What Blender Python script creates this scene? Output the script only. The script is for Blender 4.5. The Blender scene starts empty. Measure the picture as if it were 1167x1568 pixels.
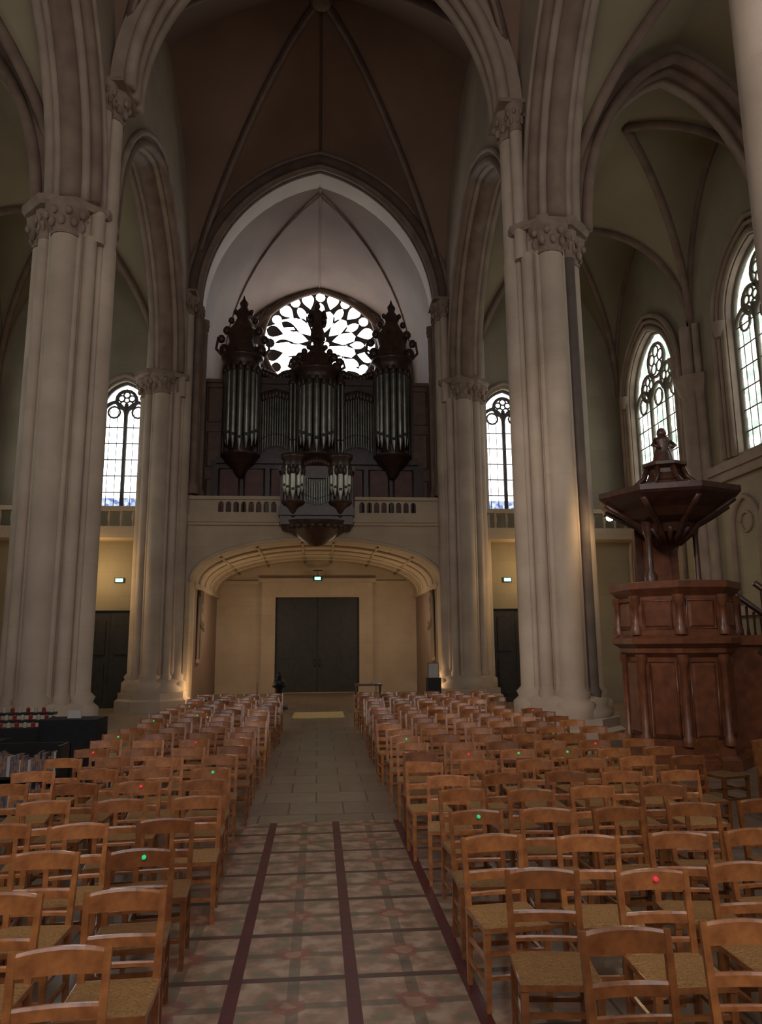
import bpy, math, random
from mathutils import Vector, Matrix
from mathutils.geometry import tessellate_polygon
import bmesh
random.seed(7)
pi=math.pi
sc=bpy.context.scene
sc.view_settings.view_transform='Standard'
# ---------------------------------------------------------------- materials
def nt(m):
    m.use_nodes=True; return m.node_tree.nodes, m.node_tree.links
def M(name,c1,c2=None,scale=2.0,rough=.75,bump=.15,metal=0,coat=0,brick=None,emit=None,es=0,spec=.4,detail=6,bk=.45,vary=None):
    m=bpy.data.materials.new(name); N,L=nt(m); b=N['Principled BSDF']
    b.inputs['Roughness'].default_value=rough; b.inputs['Metallic'].default_value=metal
    b.inputs['Specular IOR Level'].default_value=spec
    b.inputs['Coat Weight'].default_value=coat; b.inputs['Coat Roughness'].default_value=.2
    if c2 is None: c2=tuple(x*.7 for x in c1)
    g=N.new('ShaderNodeNewGeometry')
    tc=N.new('ShaderNodeTexCoord')
    no=N.new('ShaderNodeTexNoise'); no.inputs['Scale'].default_value=scale; no.inputs['Detail'].default_value=detail
    L.new(tc.outputs['Object'],no.inputs['Vector'])
    r=N.new('ShaderNodeValToRGB'); r.color_ramp.elements[0].position=.32; r.color_ramp.elements[1].position=.68
    r.color_ramp.elements[0].color=(*c2,1); r.color_ramp.elements[1].color=(*c1,1)
    L.new(no.outputs['Fac'],r.inputs['Fac']); col=r.outputs['Color']; h=no.outputs['Fac']
    if brick:
        s=N.new('ShaderNodeSeparateXYZ'); L.new(g.outputs['Position'],s.inputs[0])
        a=N.new('ShaderNodeMath'); a.operation='ADD'; L.new(s.outputs['X'],a.inputs[0]); L.new(s.outputs['Y'],a.inputs[1])
        cb=N.new('ShaderNodeCombineXYZ'); L.new(a.outputs[0],cb.inputs['X']); L.new(s.outputs['Z'],cb.inputs['Y'])
        bt=N.new('ShaderNodeTexBrick'); L.new(cb.outputs[0],bt.inputs['Vector'])
        bt.inputs['Scale'].default_value=1; bt.inputs['Brick Width'].default_value=brick[0]; bt.inputs['Row Height'].default_value=brick[1]
        bt.inputs['Mortar Size'].default_value=.010; bt.inputs['Mortar Smooth'].default_value=.5
        bt.inputs['Color1'].default_value=(1,1,1,1); bt.inputs['Color2'].default_value=(.84,.84,.84,1); bt.inputs['Mortar'].default_value=(.66,.64,.62,1)
        mx=N.new('ShaderNodeMix'); mx.data_type='RGBA'; mx.blend_type='MULTIPLY'; mx.inputs['Factor'].default_value=bk
        L.new(col,mx.inputs['A']); L.new(bt.outputs['Color'],mx.inputs['B']); col=mx.outputs['Result']
    if vary:
        oi=N.new('ShaderNodeObjectInfo'); vr=N.new('ShaderNodeValToRGB'); e=vr.color_ramp.elements
        e[0].color=(*vary[0],1); e[1].color=(*vary[1],1); L.new(oi.outputs['Random'],vr.inputs['Fac'])
        mx=N.new('ShaderNodeMix'); mx.data_type='RGBA'; mx.blend_type='MULTIPLY'; mx.inputs['Factor'].default_value=1
        L.new(col,mx.inputs['A']); L.new(vr.outputs['Color'],mx.inputs['B']); col=mx.outputs['Result']
    L.new(col,b.inputs['Base Color'])
    if bump:
        bp=N.new('ShaderNodeBump'); bp.inputs['Strength'].default_value=bump; bp.inputs['Distance'].default_value=.05
        L.new(h,bp.inputs['Height']); L.new(bp.outputs[0],b.inputs['Normal'])
    if emit:
        b.inputs['Emission Color'].default_value=(*emit,1); b.inputs['Emission Strength'].default_value=es
    return m
def glass_mat(name,cols,es,scale=1.2):
    m=bpy.data.materials.new(name); N,L=nt(m); b=N['Principled BSDF']
    b.inputs['Base Color'].default_value=(.3,.35,.38,1); b.inputs['Roughness'].default_value=.3
    tc=N.new('ShaderNodeTexCoord'); v=N.new('ShaderNodeTexVoronoi'); v.inputs['Scale'].default_value=scale
    L.new(tc.outputs['Object'],v.inputs['Vector'])
    sx=N.new('ShaderNodeSeparateColor'); L.new(v.outputs['Color'],sx.inputs[0])
    r=N.new('ShaderNodeValToRGB'); r.color_ramp.interpolation='CONSTANT'; e=r.color_ramp.elements
    e[0].color=(*cols[0],1)
    for i,c in enumerate(cols[1:]):
        p=(i+1)/len(cols)
        if i==0: e[1].position=p; e[1].color=(*c,1)
        else: q=e.new(p); q.color=(*c,1)
    L.new(sx.outputs[0],r.inputs['Fac']); L.new(r.outputs['Color'],b.inputs['Emission Color'])
    b.inputs['Emission Strength'].default_value=es
    return m
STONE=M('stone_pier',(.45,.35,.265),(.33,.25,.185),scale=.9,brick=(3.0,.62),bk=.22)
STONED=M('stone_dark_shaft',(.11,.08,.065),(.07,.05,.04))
CAPS=M('stone_capital',(.27,.19,.14),(.17,.118,.085),scale=3,bump=.4)
WALL=M('stone_wall',(.34,.26,.19),(.25,.19,.135),scale=.6,brick=(.95,.42))
WALLG=M('stone_wall_aisle',(.30,.25,.165),(.22,.18,.12),scale=.5,brick=(.95,.42))
GAL=M('stone_gallery',(.48,.375,.26),(.40,.305,.205),scale=.7,brick=(1.1,.42))
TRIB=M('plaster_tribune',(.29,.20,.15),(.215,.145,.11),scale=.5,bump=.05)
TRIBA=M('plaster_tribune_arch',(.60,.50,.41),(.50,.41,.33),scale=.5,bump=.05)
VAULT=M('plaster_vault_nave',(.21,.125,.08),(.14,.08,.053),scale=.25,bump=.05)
VAULTA=M('plaster_vault_aisle',(.29,.235,.145),(.21,.165,.10),scale=.35,bump=.08)
RIB=M('stone_rib',(.21,.14,.10),(.14,.09,.065))
RIBL=M('stone_rib_light',(.31,.23,.17),(.22,.16,.118))
RIBD=M('stone_rib_dark',(.11,.065,.045),(.07,.04,.03))
OAK=M('organ_oak',(.060,.028,.017),(.028,.014,.009),scale=5,rough=.42,coat=.1)
OAK2=M('organ_side_oak',(.16,.08,.05),(.10,.05,.033),scale=4,rough=.5)
OAKR=M('organ_panel_oak',(.13,.035,.02),(.08,.022,.014),scale=4,rough=.45)
TIN=M('organ_pipe_tin',(.24,.24,.20),(.15,.15,.125),scale=3,rough=.36,metal=.8,bump=.02)
TINL=M('positive_pipe_tin',(.5,.47,.39),(.38,.36,.3),scale=3,rough=.4,metal=.7,bump=.02)
BLACK=M('black_metal',(.012,.012,.013),(.008,.008,.008),rough=.5)
DOORM=M('door_wood_dark',(.030,.026,.020),(.018,.016,.013),scale=6,rough=.55)
MAHO=M('pulpit_mahogany',(.20,.068,.030),(.11,.036,.018),scale=6,rough=.36,coat=.2,bump=.03)
MAHD=M('pulpit_dark_carving',(.075,.028,.016),(.04,.016,.010),scale=8,rough=.4,coat=.2)
WOOD=M('chair_wood',(.46,.185,.06),(.27,.10,.034),scale=14,rough=.26,coat=.5,bump=.03,vary=((.5,.42,.38),(1.12,1.08,1.05)))
STRAW=M('chair_straw',(.56,.31,.11),(.33,.17,.06),scale=60,rough=.6,bump=.5,vary=((.55,.5,.45),(1.1,1.1,1.1)))
REDDOT=M('glow_dot_red',(.8,.04,.05),rough=.3,emit=(1,.05,.1),es=.5)  # small red dot on a chair rail, faint glow put into the material
GRDOT=M('glow_dot_green',(.05,.7,.3),rough=.3,emit=(.05,1,.4),es=.4)  # green rail dot, likewise given a slight glow of its own
GLASS=glass_mat('window_glass_clear',[(.9,.97,1),(1,1,1),(.97,1,.98)],5.0)
GLASSE=glass_mat('window_glass_choir',[(1,.93,.86),(1,.95,.92),(.95,.92,1)],4.2)
GLASSR=glass_mat('window_glass_rose',[(.95,.97,1),(1,1,1),(.92,.96,1)],5.5)
GLASSA=glass_mat('window_glass_aisle',[(.30,.36,.32),(.88,.95,.95),(.5,.56,.5),(1,1,.98),(.9,.95,.87)],2.6,5)
GLASSB=glass_mat('window_glass_blue',[(.15,.25,.6),(.8,.9,1),(.5,.6,.85)],1.0,9)
LEAD=M('tracery_stone',(.10,.09,.085),(.07,.06,.06))
TRAC=M('tracery_stone_light',(.22,.20,.15),(.15,.135,.10))
GREEN=M('exit_sign_green',(.1,.8,.5),rough=.4,emit=(.1,1,.55),es=9)
WARM=M('lamp_glass_warm',(1,.9,.7),rough=.4,emit=(1,.75,.42),es=40)
PAPER=M('paper_white',(.5,.47,.42),(.4,.37,.33),rough=.8,bump=0)
RUG=M('threshold_mat',(.7,.54,.26),(.58,.44,.2),scale=8,rough=.8)
CRED=M('candle_red_glass',(.28,.03,.025),rough=.3)
CWH=M('candle_white_wax',(.42,.38,.32),(.34,.3,.26),rough=.5,bump=0)
BRASS=M('brass',(.5,.33,.12),(.4,.25,.1),metal=.9,rough=.3)
CLOTH=M('black_cloth',(.016,.016,.018),(.010,.010,.012),scale=10,rough=.9)
BOOKC=M('book_covers',(.32,.16,.09),(.09,.10,.14),scale=22,rough=.6,detail=0)

def floor_mat():
    m=bpy.data.materials.new('floor_stone_tiles'); N,L=nt(m); b=N['Principled BSDF']
    g=N.new('ShaderNodeNewGeometry'); s=N.new('ShaderNodeSeparateXYZ'); L.new(g.outputs['Position'],s.inputs[0])
    def mth(op,a,b_=None,c=None):
        n=N.new('ShaderNodeMath'); n.operation=op
        for i,x in enumerate((a,b_,c)):
            if x is None: continue
            if isinstance(x,(int,float)): n.inputs[i].default_value=x
            else: L.new(x,n.inputs[i])
        return n.outputs[0]
    def mix(f,a,b_,bl='MIX'):
        n=N.new('ShaderNodeMix'); n.data_type='RGBA'; n.blend_type=bl
        for k,x in (('Factor',f),('A',a),('B',b_)):
            if isinstance(x,(int,float)): n.inputs[k].default_value=x
            elif isinstance(x,tuple): n.inputs[k].default_value=(*x,1)
            else: L.new(x,n.inputs[k])
        return n.outputs['Result']
    X,Y=s.outputs['X'],s.outputs['Y']
    no=N.new('ShaderNodeTexNoise'); no.inputs['Scale'].default_value=7; no.inputs['Detail'].default_value=8
    L.new(g.outputs['Position'],no.inputs['Vector'])
    bt=N.new('ShaderNodeTexBrick'); L.new(g.outputs['Position'],bt.inputs['Vector']); bt.offset=.5
    bt.inputs['Scale'].default_value=1; bt.inputs['Brick Width'].default_value=.7; bt.inputs['Row Height'].default_value=.7; bt.inputs['Mortar Size'].default_value=.012
    bt.inputs['Color1'].default_value=(.30,.225,.16,1); bt.inputs['Color2'].default_value=(.24,.175,.125,1); bt.inputs['Mortar'].default_value=(.12,.09,.07,1)
    nf=mth('MULTIPLY_ADD',no.outputs['Fac'],1.0,.5)
    base=mix(1.0,bt.outputs['Color'],nf,'MULTIPLY')
    CW=.735
    xs=mth('ADD',X,.545+CW*10); ys=mth('ADD',Y,CW*4)
    fx=mth('FRACT',mth('DIVIDE',xs,CW)); fy=mth('FRACT',mth('DIVIDE',ys,CW))
    cx=mth('ABSOLUTE',mth('SUBTRACT',fx,.56)); cy=mth('ABSOLUTE',mth('SUBTRACT',fy,.55))
    lineX=mth('LESS_THAN',fx,.115); lineY=mth('LESS_THAN',fy,.09)
    crossX=mth('LESS_THAN',cx,.05); crossY=mth('LESS_THAN',cy,.05)
    cross=mth('MAXIMUM',crossX,crossY)
    n2=N.new('ShaderNodeTexNoise'); n2.inputs['Scale'].default_value=6; n2.inputs['Detail'].default_value=5; L.new(g.outputs['Position'],n2.inputs['Vector'])
    wob=mth('MULTIPLY_ADD',n2.outputs['Fac'],.4,-.2)
    dd=mth('ADD',mth('SQRT',mth('ADD',mth('MULTIPLY',cx,cx),mth('MULTIPLY',cy,cy))),wob)
    dia=mth('LESS_THAN',dd,.15); ring=mth('LESS_THAN',dd,.07)
    rr=N.new('ShaderNodeValToRGB'); e=rr.color_ramp.elements; e[0].position=.38; e[0].color=(.07,.10,.045,1); e[1].position=.60; e[1].color=(.42,.30,.20,1)
    n=e.new(.49); n.color=(.28,.11,.075,1); L.new(n2.outputs['Fac'],rr.inputs['Fac'])
    lt=mix(.6,(.42,.30,.21),rr.outputs['Color'])
    pat=mix(mth('MULTIPLY',cross,.6),lt,(.10,.085,.055))
    pat=mix(mth('MULTIPLY',dia,.7),pat,(.30,.10,.07)); pat=mix(mth('MULTIPLY',ring,.6),pat,(.42,.27,.17))
    pat=mix(lineY,pat,(.10,.055,.04)); pat=mix(lineX,pat,(.10,.020,.020))
    pat=mix(1.0,pat,nf,'MULTIPLY')
    mk=mth('MULTIPLY',mth('LESS_THAN',Y,9.4),mth('LESS_THAN',mth('ABSOLUTE',mth('ADD',X,-.22)),1.4))
    col=mix(mk,base,pat)
    L.new(col,b.inputs['Base Color'])
    rg=mth('MULTIPLY_ADD',no.outputs['Fac'],.25,.22); L.new(rg,b.inputs['Roughness'])
    bp=N.new('ShaderNodeBump'); bp.inputs['Strength'].default_value=.08; bp.inputs['Distance'].default_value=.03
    L.new(no.outputs['Fac'],bp.inputs['Height']); L.new(bp.outputs[0],b.inputs['Normal'])
    return m
FLOOR=floor_mat()

# ---------------------------------------------------------------- mesh builder
class MB:
    def __init__(s): s.v=[];s.f=[];s.m=[];s.s=[]
    def add(s,vs,fs,m=0,sm=False):
        o=len(s.v); s.v+=[tuple(v) for v in vs]
        for f in fs: s.f.append([i+o for i in f]); s.m.append(m); s.s.append(sm)
    def box(s,x0,x1,y0,y1,z0,z1,m=0):
        s.add([(x0,y0,z0),(x1,y0,z0),(x1,y1,z0),(x0,y1,z0),(x0,y0,z1),(x1,y0,z1),(x1,y1,z1),(x0,y1,z1)],
              [(0,3,2,1),(4,5,6,7),(0,1,5,4),(1,2,6,5),(2,3,7,6),(3,0,4,7)],m)
    def beam(s,p,q,w,h,m=0,w2=None,h2=None):
        p=Vector(p);q=Vector(q);d=(q-p).normalized()
        up=Vector((0,0,1)) if abs(d.z)<.9 else Vector((0,1,0))
        a=d.cross(up).normalized(); b=a.cross(d)
        w2=w if w2 is None else w2; h2=h if h2 is None else h2
        vs=[]
        for c,ww,hh in((p,w,h),(q,w2,h2)):
            for sx,sy in((-1,-1),(1,-1),(1,1),(-1,1)): vs.append(c+a*sx*ww/2+b*sy*hh/2)
        s.add(vs,[(0,1,2,3),(7,6,5,4),(0,4,5,1),(1,5,6,2),(2,6,7,3),(3,7,4,0)],m)
    def lathe(s,prof,cx=0,cy=0,n=12,m=0,sm=True,rot=0,sx=1,sy=1,a0=0,a1=2*pi,caps=True,scallop=None):
        full=abs(a1-a0-2*pi)<1e-6; k=n if full else n+1
        vs=[]
        for r,z in prof:
            for i in range(k):
                a=a0+(a1-a0)*i/n+rot; rr=r
                if scallop: rr=r*(1+scallop[1]*math.cos(scallop[0]*a))
                vs.append((cx+rr*math.cos(a)*sx,cy+rr*math.sin(a)*sy,z))
        fs=[]
        for j in range(len(prof)-1):
            for i in range(n):
                a=j*k+i; b=j*k+(i+1)%k; fs.append((a,b,b+k,a+k))
        s.add(vs,fs,m,sm)
        if caps:
            for j in(0,len(prof)-1):
                if prof[j][0]>1e-3: s.add(vs[j*k:(j+1)*k],[tuple(range(k))],m,False)
    def tube(s,path,r,n=8,m=0,closed=False,sm=True):
        P=[Vector(p) for p in path]; N_=len(P); vs=[]; up=None
        for i in range(N_):
            if closed: t=(P[(i+1)%N_]-P[i-1]).normalized()
            else: t=(P[min(i+1,N_-1)]-P[max(i-1,0)]).normalized()
            if up is None:
                up=Vector((0,0,1)) if abs(t.z)<.9 else Vector((1,0,0))
            a=t.cross(up)
            if a.length<1e-4: a=t.cross(Vector((0,1,0)))
            a.normalize(); b=a.cross(t).normalized(); up=b
            for k in range(n):
                an=2*pi*k/n; vs.append(P[i]+a*math.cos(an)*r+b*math.sin(an)*r)
        fs=[]
        for i in range(N_ if closed else N_-1):
            j=(i+1)%N_
            for k in range(n): fs.append((i*n+k,i*n+(k+1)%n,j*n+(k+1)%n,j*n+k))
        if not closed: fs+= [tuple(range(n)),tuple(range((N_-1)*n,N_*n))]
        s.add(vs,fs,m,sm)
    def ball(s,c,rx,ry=None,rz=None,m=0,n=10,k=6):
        ry=rx if ry is None else ry; rz=rx if rz is None else rz
        prof=[(math.cos(-pi/2+pi*j/k),math.sin(-pi/2+pi*j/k)) for j in range(k+1)]
        vs=[];fs=[]
        for r,z in prof:
            for i in range(n): a=2*pi*i/n; vs.append((c[0]+r*rx*math.cos(a),c[1]+r*ry*math.sin(a),c[2]+z*rz))
        for j in range(k):
            for i in range(n): fs.append((j*n+i,j*n+(i+1)%n,(j+1)*n+(i+1)%n,(j+1)*n+i))
        s.add(vs,fs,m,True)
    def slab(s,outer,holes,P,d0,d1,m=0,mh=None):
        loops=[outer]+list(holes); fl=[p for l in loops for p in l]
        tri=tessellate_polygon([[Vector((a,b,0)) for a,b in l] for l in loops])
        for d in(d0,d1): s.add([P(a,b,d) for a,b in fl],[tuple(t) for t in tri],m)
        for li,l in enumerate(loops):
            n=len(l); vs=[P(a,b,d0) for a,b in l]+[P(a,b,d1) for a,b in l]
            s.add(vs,[(i,(i+1)%n,n+(i+1)%n,n+i) for i in range(n)],m if (li==0 or mh is None) else mh)
    def obj(s,name,mats,parent=None,loc=(0,0,0),recalc=True):
        me=bpy.data.meshes.new(name); me.from_pydata(s.v,[],s.f)
        for m in mats: me.materials.append(m)
        me.polygons.foreach_set('material_index',s.m); me.polygons.foreach_set('use_smooth',s.s)
        if recalc:
            bm=bmesh.new(); bm.from_mesh(me); bmesh.ops.recalc_face_normals(bm,faces=bm.faces); bm.to_mesh(me); bm.free()
        o=bpy.data.objects.new(name,me); o.location=loc; sc.collection.objects.link(o)
        if parent: o.parent=parent
        return o
def empty(name,loc=(0,0,0)):
    e=bpy.data.objects.new(name,None); e.location=loc; sc.collection.objects.link(e); return e

K=1.25; C0=(K*K-1)/2; R0=1+C0; PM=math.acos(C0/R0)
def prof(n):
    return [(max(0,R0*math.cos(PM*i/n)-C0),R0*math.sin(PM*i/n)/K) for i in range(n+1)]
def arch(h,r,n=12,zs=0,c=0):
    p=prof(n); L=[(c-x*h,zs+z*r) for x,z in p]; return L+[(c+x*h,zs+z*r) for x,z in reversed(p[:-1])]
def warch(c,w,z0,z1,n=8,k=1.2):
    h=w/2; r=h*k; return [(c-h,z0)]+arch(h,r,n,z1-r,c)+[(c+h,z0)]
def dome_f(a,b): return (1-a**1.7)*(1-b**1.7)
def qweb(mb,xc,yc,hx,hy,zs,r,m=0,n=14,dome=0):
    p=list(reversed(prof(n)))
    for web in(0,1):
        idx={};vs=[];fs=[]
        def V(i,j):
            if (i,j) not in idx:
                z=p[i][1] if web==0 else p[j][1]
                idx[(i,j)]=len(vs); vs.append((xc+hx*p[i][0],yc+hy*p[j][0],zs+r*z+dome*dome_f(p[i][0],p[j][0])))
            return idx[(i,j)]
        for i in range(n):
            for j in range(n):
                if web==0:
                    if i<j: fs.append((V(i,j),V(i+1,j),V(i+1,j+1),V(i,j+1)))
                    elif i==j: fs.append((V(i,i),V(i+1,i+1),V(i,i+1)))
                else:
                    if j<i: fs.append((V(i,j),V(i+1,j),V(i+1,j+1),V(i,j+1)))
                    elif i==j: fs.append((V(i,i),V(i+1,i),V(i+1,i+1)))
        mb.add(vs,fs,m,True)
def rib(mb,xc,yc,hx,hy,zs,r,rad=.14,m=0,n=16,off=.06,dome=0):
    mb.tube([(xc+hx*x,yc+hy*x,zs+r*z-off+dome*dome_f(x,x)) for x,z in prof(n)],rad,8,m)

# ---------------------------------------------------------------- floor
f=MB(); f.box(-12.5,12.5,-4,34.5,-.3,0); f.obj('floor',[FLOOR])
PX=5.25; PYS=(-2.5,6.5,15.5,25.5); ZS=11.4; ZN=14.5; RN=6.0; OX=11.5; YE=26.3
for sgn,nm in((-1,'wall_left_arcade'),(1,'wall_right_arcade')):
    mb=MB()
    out=[(-3.3,21.3),(26.2,21.3),(26.2,ZS)]
    for a,b in((25.5,15.5),(15.5,6.5),(6.5,-2.5)):
        h=(a-b)/2-.72; c=(a+b)/2
        out+=[(y,z) for y,z in reversed(arch(h,5.0,16,ZS,c))]
    out+=[(-3.3,ZS)]
    mb.slab(out,[],lambda a,b,d:(sgn*(4.75+d),a,b),0,1.0,0)
    for a,b in((25.5,15.5),(15.5,6.5),(6.5,-2.5)):
        h=(a-b)/2-.72; c=(a+b)/2
        for dx,rad,hh,m in((4.78,.13,h,2),(4.98,.12,h-.06,1),(5.25,.24,h-.12,2),(5.52,.12,h-.06,1),(5.72,.13,h,1),(4.70,.08,h+.28,1)):
            mb.tube([(sgn*dx,y,z) for y,z in arch(hh,5.0-(h-hh),20,ZS,c)],rad,8,m)
    mb.obj(nm,[WALL,RIBL,RIB])
# east (choir end) wall with tall lancet windows
mb=MB(); P=lambda a,b,d:(a,-3.3-d,b)
ew=[(-2.9,2.1,4.6,16.6),(0,2.1,4.6,18.0),(2.9,2.1,4.6,16.6),(-8.6,2.6,5.5,14.0),(8.6,2.6,5.5,14.0)]
mb.slab([(-12.3,0),(12.3,0),(12.3,23.2),(-12.3,23.2)],[warch(c,w,a,b,8) for c,w,a,b in ew],P,0,.6)
mb.obj('wall_east',[WALL])
for i,(c,w_,a,b) in enumerate(ew):
    mb=MB(); mb.slab(warch(c,w_,a,b,8),[],P,.32,.36,0)
    mb.tube([P(c,a,.26),P(c,b-.3,.26)],.07,6,1)
    z=a+1
    while z<b-1: mb.tube([P(c-w_/2,z,.26),P(c+w_/2,z,.26)],.035,6,1); z+=1.2
    mb.tube([P(x,y,.26) for x,y in warch(c,w_,a,b,8)],.07,6,1)
    mb.obj('window_%d'%(12+i),[GLASSE,LEAD])
# nave vault
mb=MB(); rb=MB(); DM=2.3
for y0,y1 in((15.5,25.9),(6.5,15.5),(-3.3,6.5)):
    yc=(y0+y1)/2; hy=(y1-y0)/2
    for sx in(-1,1):
        for sy in(-1,1):
            qweb(mb,0,yc,sx*4.75,sy*hy,ZN,RN,dome=DM); rib(rb,0,yc,sx*4.72,sy*hy,ZN,RN,.13,dome=DM,m=2); rib(rb,0,yc,sx*4.72,sy*hy,ZN,RN,.07,off=.2,dome=DM)
    rb.ball((0,yc,20.35+DM),.38,.38,.3)
    rb.tube([(0,yc+hy*t/10,20.48+DM*dome_f(0,abs(t/10))) for t in range(-10,11)],.05,6,2)
mb.obj('ceiling_nave_vault',[VAULT])
for yy in(6.5,15.5):
    A=arch(4.75,RN,20,ZN); B=arch(4.3,RN-.45,20,ZN)
    rb.slab(A+list(reversed(B)),[],lambda a,b,d:(a,yy+d,b),-.4,.4,1)
    for d in(-.4,0,.4): rb.tube([(a,yy+d,b) for a,b in B],.15,8,1)
for h,rad,dy,m in((4.68,.20,-.22,2),(4.48,.14,-.08,0),(4.86,.1,-.3,0)):
    rb.tube([(a,25.85+dy,b) for a,b in arch(h,RN-(4.75-h),24,ZN)],rad,8,m)
rb.obj('trim_1_nave_ribs',[RIB,RIBL,RIBD])

# ---------------------------------------------------------------- aisles
def lancet(mb,P,c,w,z0,z1,glass,tm=1,k_=1.0,nl=2):
    lp=warch(c,w,z0,z1,10); mb.slab(lp,[],P,.32,.36,glass)
    T=lambda pts,r,closed=False:mb.tube([P(a,b,.26) for a,b in pts],r*k_,6,tm,closed)
    h=w/2; zsp=z1-h*1.2
    T(lp+[lp[0]],.09)
    q=h/nl; zz=zsp-(.3 if nl==2 else .5)
    for i in range(1,nl): x=c-h+2*q*i; T([(x,z0),(x,zz+q*1.2)],.07)
    cs=[c-h+q*(2*i+1) for i in range(nl)]
    for x in cs:
        T(arch(q,q*1.35,8,zz,x),.065)
        cc=(x,zz+q*.45); T([(cc[0]+q*.5*math.cos(u*pi/6),cc[1]+q*.5*math.sin(u*pi/6)) for u in range(12)],.035,True)
        for o in(-.33,.33): T([(x+o*q,z0),(x+o*q,zz+q*.6)],.012)
    rc=h*(.42 if nl==2 else .34)
    rings=[(c,zsp+h*.42,rc)] if nl==2 else [(c,zsp+h*.62,rc),(c-h*.42,zsp+h*.16,h*.27),(c+h*.42,zsp+h*.16,h*.27)]
    for ox,cz,rc in rings:
        T([(ox+rc*math.cos(t*pi/8),cz+rc*math.sin(t*pi/8)) for t in range(16)],.06,True)
        for t in range(5):
            a=t*2*pi/5+pi/2
            T([(ox+rc*.55*math.cos(a)+rc*.32*math.cos(u*pi/5),cz+rc*.55*math.sin(a)+rc*.32*math.sin(u*pi/5)) for u in range(10)],.03,True)
    z=z0+.6
    while z<zz+.2: T([(c-h,z),(c+h,z)],.02); z+=.6
for sgn,nm in((-1,'left'),(1,'right')):
    wins=[(23.6,3.5),(17.3,2.9),(11.0,3.2),(3.5,3.2)]
    P=lambda a,b,d:(sgn*(OX+d),a,b)
    W0,W1=7.15,12.8
    mb=MB()
    out=[(-3.3,0),(YE+.4,0),(YE+.4,17.2),(-3.3,17.2)]
    mb.slab(out,[warch(c,w,W0,W1,10) for c,w in wins],P,0,.8,0,1)
    for c,w in wins:
        for k,(g,r_) in enumerate(((.10,.09),(.30,.07),(.48,.09))):
            lp=warch(c,w+2*g,W0-.05,W1+g*1.2,10); mb.tube([P(a,b,-.05-.03*k) for a,b in lp],r_,8,1)
        for s_ in(-1,1):
            mb.lathe([(.13,10.6),(.22,10.95),(.22,11.05)],sgn*(OX-.1),c+s_*(w/2+.2),8,1)
    mb.box(min(sgn*OX,sgn*(OX-.22)),max(sgn*OX,sgn*(OX-.22)),-3.3,YE,6.75,7.0,1)
    mb.box(min(sgn*OX,sgn*(OX-.14)),max(sgn*OX,sgn*(OX-.14)),-3.3,YE,6.5,6.75,1)
    y=1.0
    while y<25.5:
        if min(abs(y-p) for p in(6.5,15.5,20.6))>.9:
            mb.tube([P(a,b,-.04) for a,b in [(y-.62,3.0)]+arch(.62,.85,8,5.1,y)+[(y+.62,3.0)]],.08,6,1)
            mb.tube([P(y+.27*math.cos(t*pi/6),5.25+.27*math.sin(t*pi/6),-.02) for t in range(13)],.045,6,1)
        y+=1.36
    mb.box(min(sgn*OX,sgn*(OX-.2)),max(sgn*OX,sgn*(OX-.2)),-3.3,YE,2.75,3.0,1)
    for ry in(6.5,15.5,20.6):
        for dy,dx,r_ in((0,.22,.28),(-.36,.1,.16),(.36,.1,.16)):
            cx=sgn*(OX-dx); mb.lathe([(r_*1.5,0),(r_*1.5,.5),(r_,.8),(r_,9.4)],cx,ry+dy,12,1,True)
            mb.lathe([(r_,9.35),(r_*1.15,9.45),(r_*1.7,9.85),(r_*1.7,9.98)],cx,ry+dy,8,1,False)
            mb.lathe([(r_*.7,9.9),(r_*.7,11.6)],cx,ry+dy,10,1,True)
    mb.obj('wall_'+nm,[WALLG,RIBL])
    for i,(c,w) in enumerate(wins):
        wb=MB(); lancet(wb,P,c,w,W0,W1,0,nl=3); wb.obj('window_%d'%(i+1 if sgn<0 else i+5),[GLASSA,TRAC])
    vb=MB(); xc=8.625; hx=2.875; rr=5.1; r2=MB()
    bays=((15.5,YE,(15.5,20.6,YE)),(6.5,15.5,(6.5,15.5)),(-3.3,6.5,(-3.3,6.5)))
    for y0,y1,subs in bays:
        yc=(y0+y1)/2;hy=(y1-y0)/2
        for sy in(-1,1):
            qweb(vb,sgn*xc,yc,-sgn*hx,sy*hy,ZS,rr); rib(r2,sgn*xc,yc,-sgn*hx,sy*hy,ZS,rr,.13)
        for a,b in zip(subs[:-1],subs[1:]):
            c_=(a+b)/2;h_=(b-a)/2
            for sy in(-1,1):
                qweb(vb,sgn*xc,c_,sgn*hx,sy*h_,ZS,rr); rib(r2,sgn*xc,c_,sgn*hx,sy*h_,ZS,rr,.12)
            r2.tube([(sgn*(OX-.03),a_,b_) for a_,b_ in arch(h_,rr,14,ZS,c_)],.12,6)
    for yy in(6.5,15.5):
        A=arch(hx,rr,20,ZS,sgn*xc); B=arch(hx-.38,rr-.4,20,ZS,sgn*xc)
        r2.slab(A+list(reversed(B)),[],lambda a,b,d:(a,yy+d,b),-.4,.4,0)
        for d in(-.4,0,.4): r2.tube([(a,yy+d,b) for a,b in B],.13,8,1 if d>0 else 0)
    vb.obj('ceiling_aisle_vault_'+nm,[VAULTA]); r2.obj('trim_%d_aisle_ribs'%(2 if sgn<0 else 3),[RIB,RIBL])
    wb=MB(); Q=lambda a,b,d:(sgn*a,YE+d,b)
    wb.slab([(4.7,0),(OX+.2,0),(OX+.2,17.2),(4.7,17.2)],[warch(7.0,1.7,6.9,11.6,10),[(6.3,0.02),(6.3,3.3),(7.9,3.3),(7.9,0.02)]],Q,0,.5,0)
    wb.box(min(sgn*5.6,sgn*OX),max(sgn*5.6,sgn*OX),YE-.9,YE,5.7,6.1,2)
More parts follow.
